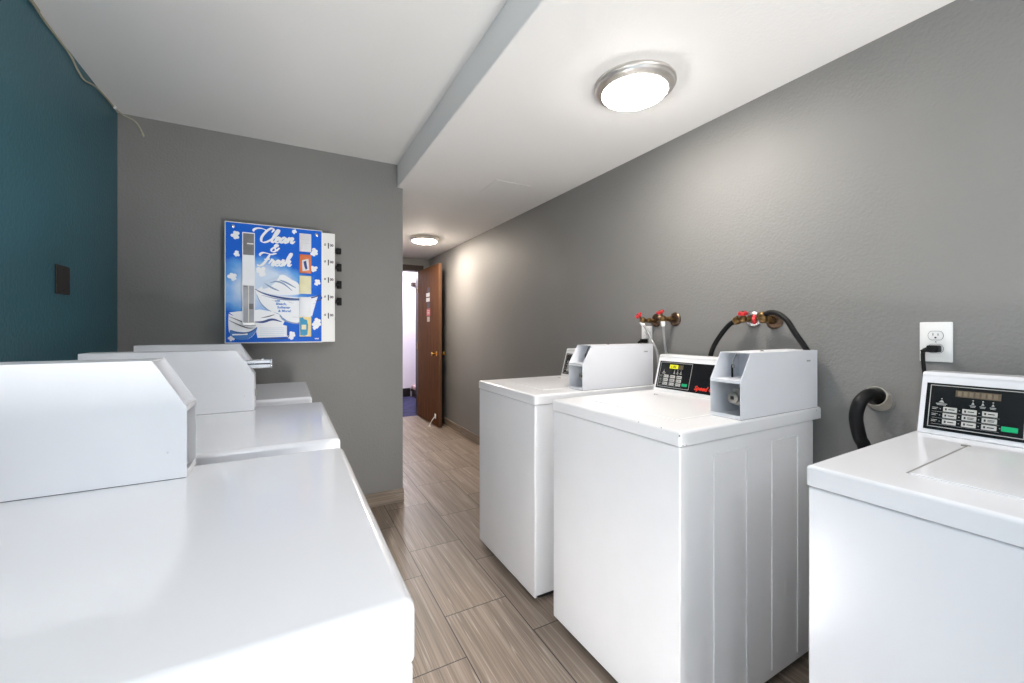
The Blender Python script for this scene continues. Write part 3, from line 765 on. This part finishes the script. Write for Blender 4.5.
# prices and coin knobs down the right side
for k, (pz, kz) in enumerate(((.603, .588), (.497, .482), (.386, .370), (.275, .260), (.160, .147))):
    b_ = bmesh.new()
    for s, sz, ox, oz in (('$', .022, -.026, .014), ('1', .050, -.013, 0), ('00', .021, .008, .014)):
        t = text_mesh(s, sz, 0, .0007); merge(b_, t, Matrix.Translation((.251+ox, -.1186, pz+oz-.012)) @ Matrix.Rotation(PI/2, 4, 'X'))
    obj('price_lettering', b_, M['print'], ven)
    if k < 4:
        b_ = bmesh.new()
        add_lathe(b_, [(.022, 0), (.022, .006), (.011, .008), (.011, .014), (.019, .015), (.019, .03), (.014, .034), (0, .034)], (.289, -.06, kz), (1, 0, 0), n=18)
        if k == 0: add_box(b_, .300, .331, -.078, -.042, kz-.018, kz+.018, bev=.003, seg=1)
        else: add_box(b_, .305, .335, -.066, -.054, kz-.026, kz+.026, bev=.004, seg=2)
        obj('knob', b_, M['black'], ven, smooth=35)
    else:
        obj('knob_stub', add_lathe(bmesh.new(), [(.012, 0), (.012, .006), (0, .007)], (.289, -.06, kz), (1, 0, 0), n=14), M['black'], ven, smooth=35)

# ------------------------------------------------------------------ plates and outlets
sw = thing('wall_plate', 'dark brown blank switch plate on the teal wall', 'wall plate', (XL, 2.352, 1.43))
obj('plate', bx(0, .006, -.057, .057, -.058, .058, bev=.002, seg=2), M['brownplate'], sw)
for dz in (-.042, .042): obj('screw', add_lathe(bmesh.new(), [(.0035, 0), (.003, .001), (0, .001)], (.006, 0, dz), (1, 0, 0), n=10), M['frame'], sw)

def make_outlet(label, y, z, plugged):
    t = thing('wall_outlet', label, 'wall outlet', (XR, y, z), 0, 'white duplex outlets on the right wall')
    obj('plate', bx(-.006, 0, -.038, .038, -.0625, .0625, bev=.0025, seg=2), M['plate'], t, smooth=35)
    for dz in (.020, -.021):
        rc = obj('receptacle', add_prism(bmesh.new(), [(.0165*math.cos(a)*1.05, dz+max(-.0125, min(.0125, .0165*math.sin(a)))) for a in [2*PI*i/24 for i in range(24)]], -.0075, -.006, 'x'), M['plate'], t)
        rim = bmesh.new()
        add_tube(rim, [(-.0065, .0178*math.cos(a), dz+max(-.0138, min(.0138, .0178*math.sin(a)))) for a in [2*PI*i/24 for i in range(25)]], .0005, n=5, sm=False)
        obj('rim', rim, M['print'], rc)
        sl = bmesh.new()
        add_box(sl, -.0080, -.0074, .005, .0066, dz+.000, dz+.0075); add_box(sl, -.0080, -.0074, -.0066, -.005, dz+.000, dz+.0065)
        add_lathe(sl, [(.0026, 0), (.0026, .0006), (0, .0006)], (-.0074, 0, dz-.0065), (-1, 0, 0), n=10)
        obj('slot', sl, M['print'], rc)
    obj('screw', add_lathe(bmesh.new(), [(.0025, 0), (.002, .0008), (0, .0008)], (-.006, 0, 0), (-1, 0, 0), n=8), M['silver'], t)
    return t
make_outlet('white outlet above the nearest washer with a black cord plugged in', .512, 1.190, True)
make_outlet('white outlet behind the farthest coin box, under the red valve handles', 1.705, 1.185, True)

def cord(label, plug, pts, r):
    t = thing('power_cord', label, 'power cord', plug)
    P = Vector(plug)
    b_ = bmesh.new()
    add_box(b_, -.038, 0, -.013, .013, -.011, .011, bev=.004, seg=2)
    add_lathe(b_, [(.008, 0), (.006, .012), (.005, .02)], (-.030, .008, 0), (-.2, .9, -.5), n=12)
    obj('plug', b_, M['black'], t, smooth=40)
    obj('cable', add_tube(bmesh.new(), [Vector(p)-P for p in pts], r, n=10), M['black'], t, smooth=60)
cord('black power cord drooping from the outlet above the nearest washer', (XR-.0082, .510, 1.169),
     [(XR-.036, .526, 1.168), (XR-.036, .532, 1.160), (XR-.030, .534, 1.130), (XR-.028, .530, 1.06), (XR-.028, .534, .98), (XR-.03, .540, .90), (XR-.03, .555, .70), (XR-.02, .56, .45)], .0052)
cord('black power cord plugged in behind the farthest washer coin box', (XR-.0082, 1.705, 1.164),
     [(XR-.036, 1.715, 1.163), (XR-.036, 1.735, 1.155), (XR-.030, 1.745, 1.12), (XR-.028, 1.745, 1.0), (XR-.03, 1.74, .8), (XR-.02, 1.74, .5)], .0052)

# ------------------------------------------------------------------ water valves and hoses
def make_valve(label, y, z, out, handle, m_fl, spin=0):
    """out: body position relative to wall flange; handle: relative position of handle hub"""
    t = thing('water_valve', label, 'water valve', (XR, y, z), 0, 'red handled water valves on the right wall')
    obj('flange', add_lathe(bmesh.new(), [(.036, 0), (.036, .003), (.030, .010), (.018, .013), (.016, .010)], (0, 0, 0), (-1, 0, 0), n=32), m_fl, t, smooth=40)
    o = Vector(out); h = Vector(handle)
    b_ = bmesh.new()
    add_tube(b_, [(-.004, 0, 0), Vector((-.02, 0, 0)), o*.5, o], .0095, n=12)
    add_lathe(b_, [(.013, -.010), (.015, -.006), (.015, .006), (.013, .010)], tuple(o*.55), tuple(o), n=6)
    add_lathe(b_, [(.014, -.012), (.017, -.006), (.017, .008), (.012, .014)], tuple(o), tuple(h-o), n=12)
    add_tube(b_, [o, h], .006, n=10, sm=False)
    obj('valve_body', b_, M['brass'], t, smooth=40)
    d = (h-o).normalized()
    hb = bmesh.new()
    n = 30; prof = []
    tt = bmesh.new()
    ring = [tt.verts.new(((.019+.0035*math.cos(5*2*PI*i/n))*math.cos(2*PI*i/n), (.019+.0035*math.cos(5*2*PI*i/n))*math.sin(2*PI*i/n), 0)) for i in range(n)]
    top = [tt.verts.new((v.co.x*.9, v.co.y*.9, .009)) for v in ring]; low = [tt.verts.new((v.co.x*.9, v.co.y*.9, -.003)) for v in ring]
    for a, c in ((low, ring), (ring, top)):
        for i in range(n): tt.faces.new((a[i], a[(i+1) % n], c[(i+1) % n], c[i]))
    tt.faces.new(top); tt.faces.new(low[::-1])
    merge(hb, tt, Matrix.Translation(h) @ frame_to(d))
    hd = obj('valve_handle', hb, M['redhandle'], t, smooth=40)
    obj('screw', add_lathe(bmesh.new(), [(.005, 0), (.004, .003), (0, .003)], tuple(h+d*.009), tuple(d), n=8), M['brass'], hd)
    return t

M['oldchrome'] = mat('tarnished_chrome', (112, 92, 76), .3, metal=1, mottling=(50, .4))
y1, y2, zz = 1.640, 1.512, 1.278
make_valve('red handled water valve farthest down the wall, above the white outlet', y1, zz, (-.085, .015, .0), (-.110, .022, .024), M['oldchrome'])
make_valve('second red handled water valve, between the farthest and the middle washer', y2, zz+.004, (-.075, .015, .002), (-.090, .018, .034), M['oldchrome'])
make_valve('red handled water valve feeding the far black hose of the middle washer', 1.096, 1.274, (-.05, .015, .0), (-.056, .012, .022), M['chrome'])
make_valve('red handled water valve feeding the black hose that drops behind the coin box', 1.006, 1.266, (-.055, .015, .006), (-.062, .042, .006), M['oldchrome'])

def make_hose(label, pts, r, m, fit, cat='hose', group=None, fm=None):
    t = thing('water_hose', label, cat, tuple(pts[0]), 0, group)
    P = Vector(pts[0])
    obj('hose', add_tube(bmesh.new(), [Vector(p)-P for p in pts], r, n=14), m, t, smooth=60)
    d = (Vector(pts[1])-P).normalized()
    obj('coupling', add_lathe(bmesh.new(), [(r*1.1, .014), (r*1.5, .010), (r*1.75, .004), (r*1.75, -.012), (r*1.3, -.014)], (0, 0, 0), tuple(d), n=16), fm or M['chrome'], t, smooth=40)
xa = XR-.087
make_hose('braided steel hose curving down from the farthest red valve', [(xa, y1+.017, zz-.018), (xa+.004, y1-.005, zz-.045), (xa+.010, y1-.040, zz-.11), (xa+.015, y1-.070, zz-.17), (xa+.02, y1-.08, zz-.26), (xa+.022, y1-.08, .955)], .0065, M['braid'], None, fm=M['plate'])
make_hose('braided steel hose hanging straight down from the second red valve', [(XR-.077, y2+.013, zz-.020), (XR-.076, y2+.010, zz-.05), (XR-.072, y2+.004, zz-.13), (XR-.05, y2, zz-.25), (XR-.03, y2, .8), (XR-.03, y2, .4), (XR-.03, y2, .008)], .0065, M['braid'], None, fm=M['plate'])
make_hose('black rubber hose arching down behind the display panel of the middle washer', [(1.745, 1.138, 1.268), (1.738, 1.168, 1.250), (1.725, 1.200, 1.205), (1.715, 1.232, 1.145), (1.72, 1.252, 1.08), (1.745, 1.25, 1.0), (1.75, 1.25, .947)], .0105, M['black'], None, fm=M['brass'])
make_hose('black rubber hose arching over and down behind the coin box of the middle washer', [(1.742, 1.022, 1.286), (1.735, .990, 1.298), (1.730, .955, 1.292), (1.722, .915, 1.262), (1.715, .880, 1.210), (1.735, .852, 1.15), (1.765, .85, 1.10), (1.774, .85, 1.02), (1.775, .85, .947)], .0105, M['black'], None, fm=M['brass'])

# drain standpipe stub with thick hose
dp = thing('drain_pipe', 'stained white pipe stub sticking out of the right wall', 'pipe', (XR, .652, .982))
pd = Vector((-.050, -.002, .022))
obj('pipe', add_lathe(bmesh.new(), [(.034, -.004), (.034, pd.length), (.0325, pd.length+.001), (.030, pd.length-.002), (.030, 0)], (0, 0, 0), tuple(pd), n=36, cap=False), M['pvc'], dp, smooth=40)
obj('sealant', add_lathe(bmesh.new(), [(.041, 0), (.040, .004), (.034, .008), (.033, .004)], (0, 0, 0), (-1, 0, 0), n=28), M['grey'], dp, smooth=40)
dh = thing('drain_hose', 'thick black drain hose bending out of the wall pipe beside the nearest washer', 'hose', (XR-.03, .648, 1.0))
P0 = Vector(dh.location)
obj('hose', add_tube(bmesh.new(), [Vector(p)-P0 for p in [(XR-.012, .650, .990), (XR-.04, .649, 1.003), (XR-.08, .655, 1.010), (XR-.115, .665, .985), (XR-.125, .672, .935), (XR-.115, .666, .87), (XR-.095, .656, .80), (XR-.09, .65, .5), (XR-.09, .65, .02)]], .0195, n=18), M['black'], dh, smooth=60)

# ceiling cable along the teal wall
def cz(y): return ZC-.006
cb_ = bmesh.new()
pts = [(XL+.006, -1.0, ZC-.006), (XL+.006, 1.9, ZC-.006), (XL+.014, 2.05, ZC-.008), (XL+.006, 2.2, ZC-.012), (XL+.006, 2.40, ZC-.018), (XL+.007, 2.48, ZC-.045), (XL+.007, 2.55, ZC-.052), (XL+.006, 2.66, ZC-.020), (XL+.006, 2.80, ZC-.006), (XL+.01, 2.93, ZC-.006), (XL+.03, YF-.012, ZC-.012), (XL+.07, YF-.008, ZC-.030), (XL+.092, YF-.008, ZC-.058), (XL+.106, YF-.008, ZC-.090)]
cw = thing('ceiling_cable', 'thin beige cable running along the top of the teal wall', 'cable', tuple(pts[0]))
C0 = Vector(pts[0])
obj('cable', add_tube(bmesh.new(), [Vector(p)-C0 for p in pts], .0038, n=8), M['cable'], cw, smooth=60)
obj('connector', add_lathe(bmesh.new(), [(.005, 0), (.006, .012), (.003, .02), (0, .02)], tuple(Vector(pts[-1])-C0), (.2, 0, -1), n=10), M['cable'], cw, smooth=40)
for y in (2.06, 2.90): obj('cable_clip', bx(0, .012, y-C0.y-.006, y-C0.y+.006, -.008, .004, bev=.002, seg=1), M['plate'], cw)

# ------------------------------------------------------------------ light
def area(name, loc, rot, sx, sy, power, color):
    l = bpy.data.lights.new(name, 'AREA'); l.shape = 'RECTANGLE'; l.size = sx; l.size_y = sy; l.energy = power; l.color = color
    o = bpy.data.objects.new(name, l); COL.objects.link(o); o.location = loc; o.rotation_euler = rot; return o
W = bpy.data.worlds.new('sky'); SC.world = W; W.use_nodes = True
bg = W.node_tree.nodes['Background']; bg.inputs['Color'].default_value = (.80, .89, 1.0, 1); bg.inputs['Strength'].default_value = 1.7
p = area('window_portal', ((WX0+WX1)/2, YB-.09, (WZ0+WZ1)/2), (R(90), 0, 0), WX1-WX0, WZ1-WZ0, 1, (1, 1, 1))
p.data.cycles.is_portal = True
p = area('window_portal', (XL-.09, (LY0+LY1)/2, (LZ0+LZ1)/2), (0, R(-90), 0), LZ1-LZ0, LY1-LY0, 1, (1, 1, 1))
p.data.cycles.is_portal = True
make_lamp('added round ceiling lamp over the near end of the room, unseen behind the viewer', (-.40, -1.5, ZC), 'glow_added')  # unseen lamp added to light the machines and washer fronts
pl = bpy.data.lights.new('assumed_beyond_lamp', 'POINT'); pl.energy = 26; pl.color = (.97, .95, 1.0); pl.shadow_soft_size = .12  # unseen lamp assumed for the bright room past the doorway
po = bpy.data.objects.new('assumed_beyond_lamp', pl); COL.objects.link(po); po.location = (1.6, 6.9, 2.2)

fl = area('fill_uplight', (.90, -1.8, .10), (0, 0, 0), .13, .9, 56, (1, .985, .96))  # unseen uplight added low behind the camera to brighten the ceiling
fl.rotation_euler = Vector((-.45, .35, 1)).to_track_quat('-Z', 'Y').to_euler()
fl = area('fill_uplight', (.20, .95, .05), (0, 0, 0), .12, .7, 8.5, (1, .985, .96))  # second added uplight, out of view in the aisle, fills soffit and washer fronts
fl.rotation_euler = Vector((-1.0, .25, 1)).to_track_quat('-Z', 'Y').to_euler()
# ------------------------------------------------------------------ camera and view
cam = bpy.data.cameras.new('camera'); co_ = bpy.data.objects.new('camera', cam); COL.objects.link(co_)
co_.location = (0, 0, 1.23); co_.rotation_euler = (R(90), 0, -R(28.44))
cam.sensor_width = 36; cam.lens = 414.8/1024*36; cam.shift_y = -(341.5-329.2)/1024
cam.clip_start = .02
SC.camera = co_
SC.view_settings.view_transform = 'Standard'; SC.view_settings.look = 'None'
SC.view_settings.exposure = 1.3; SC.view_settings.gamma = 1; SC.view_settings.use_curve_mapping = False
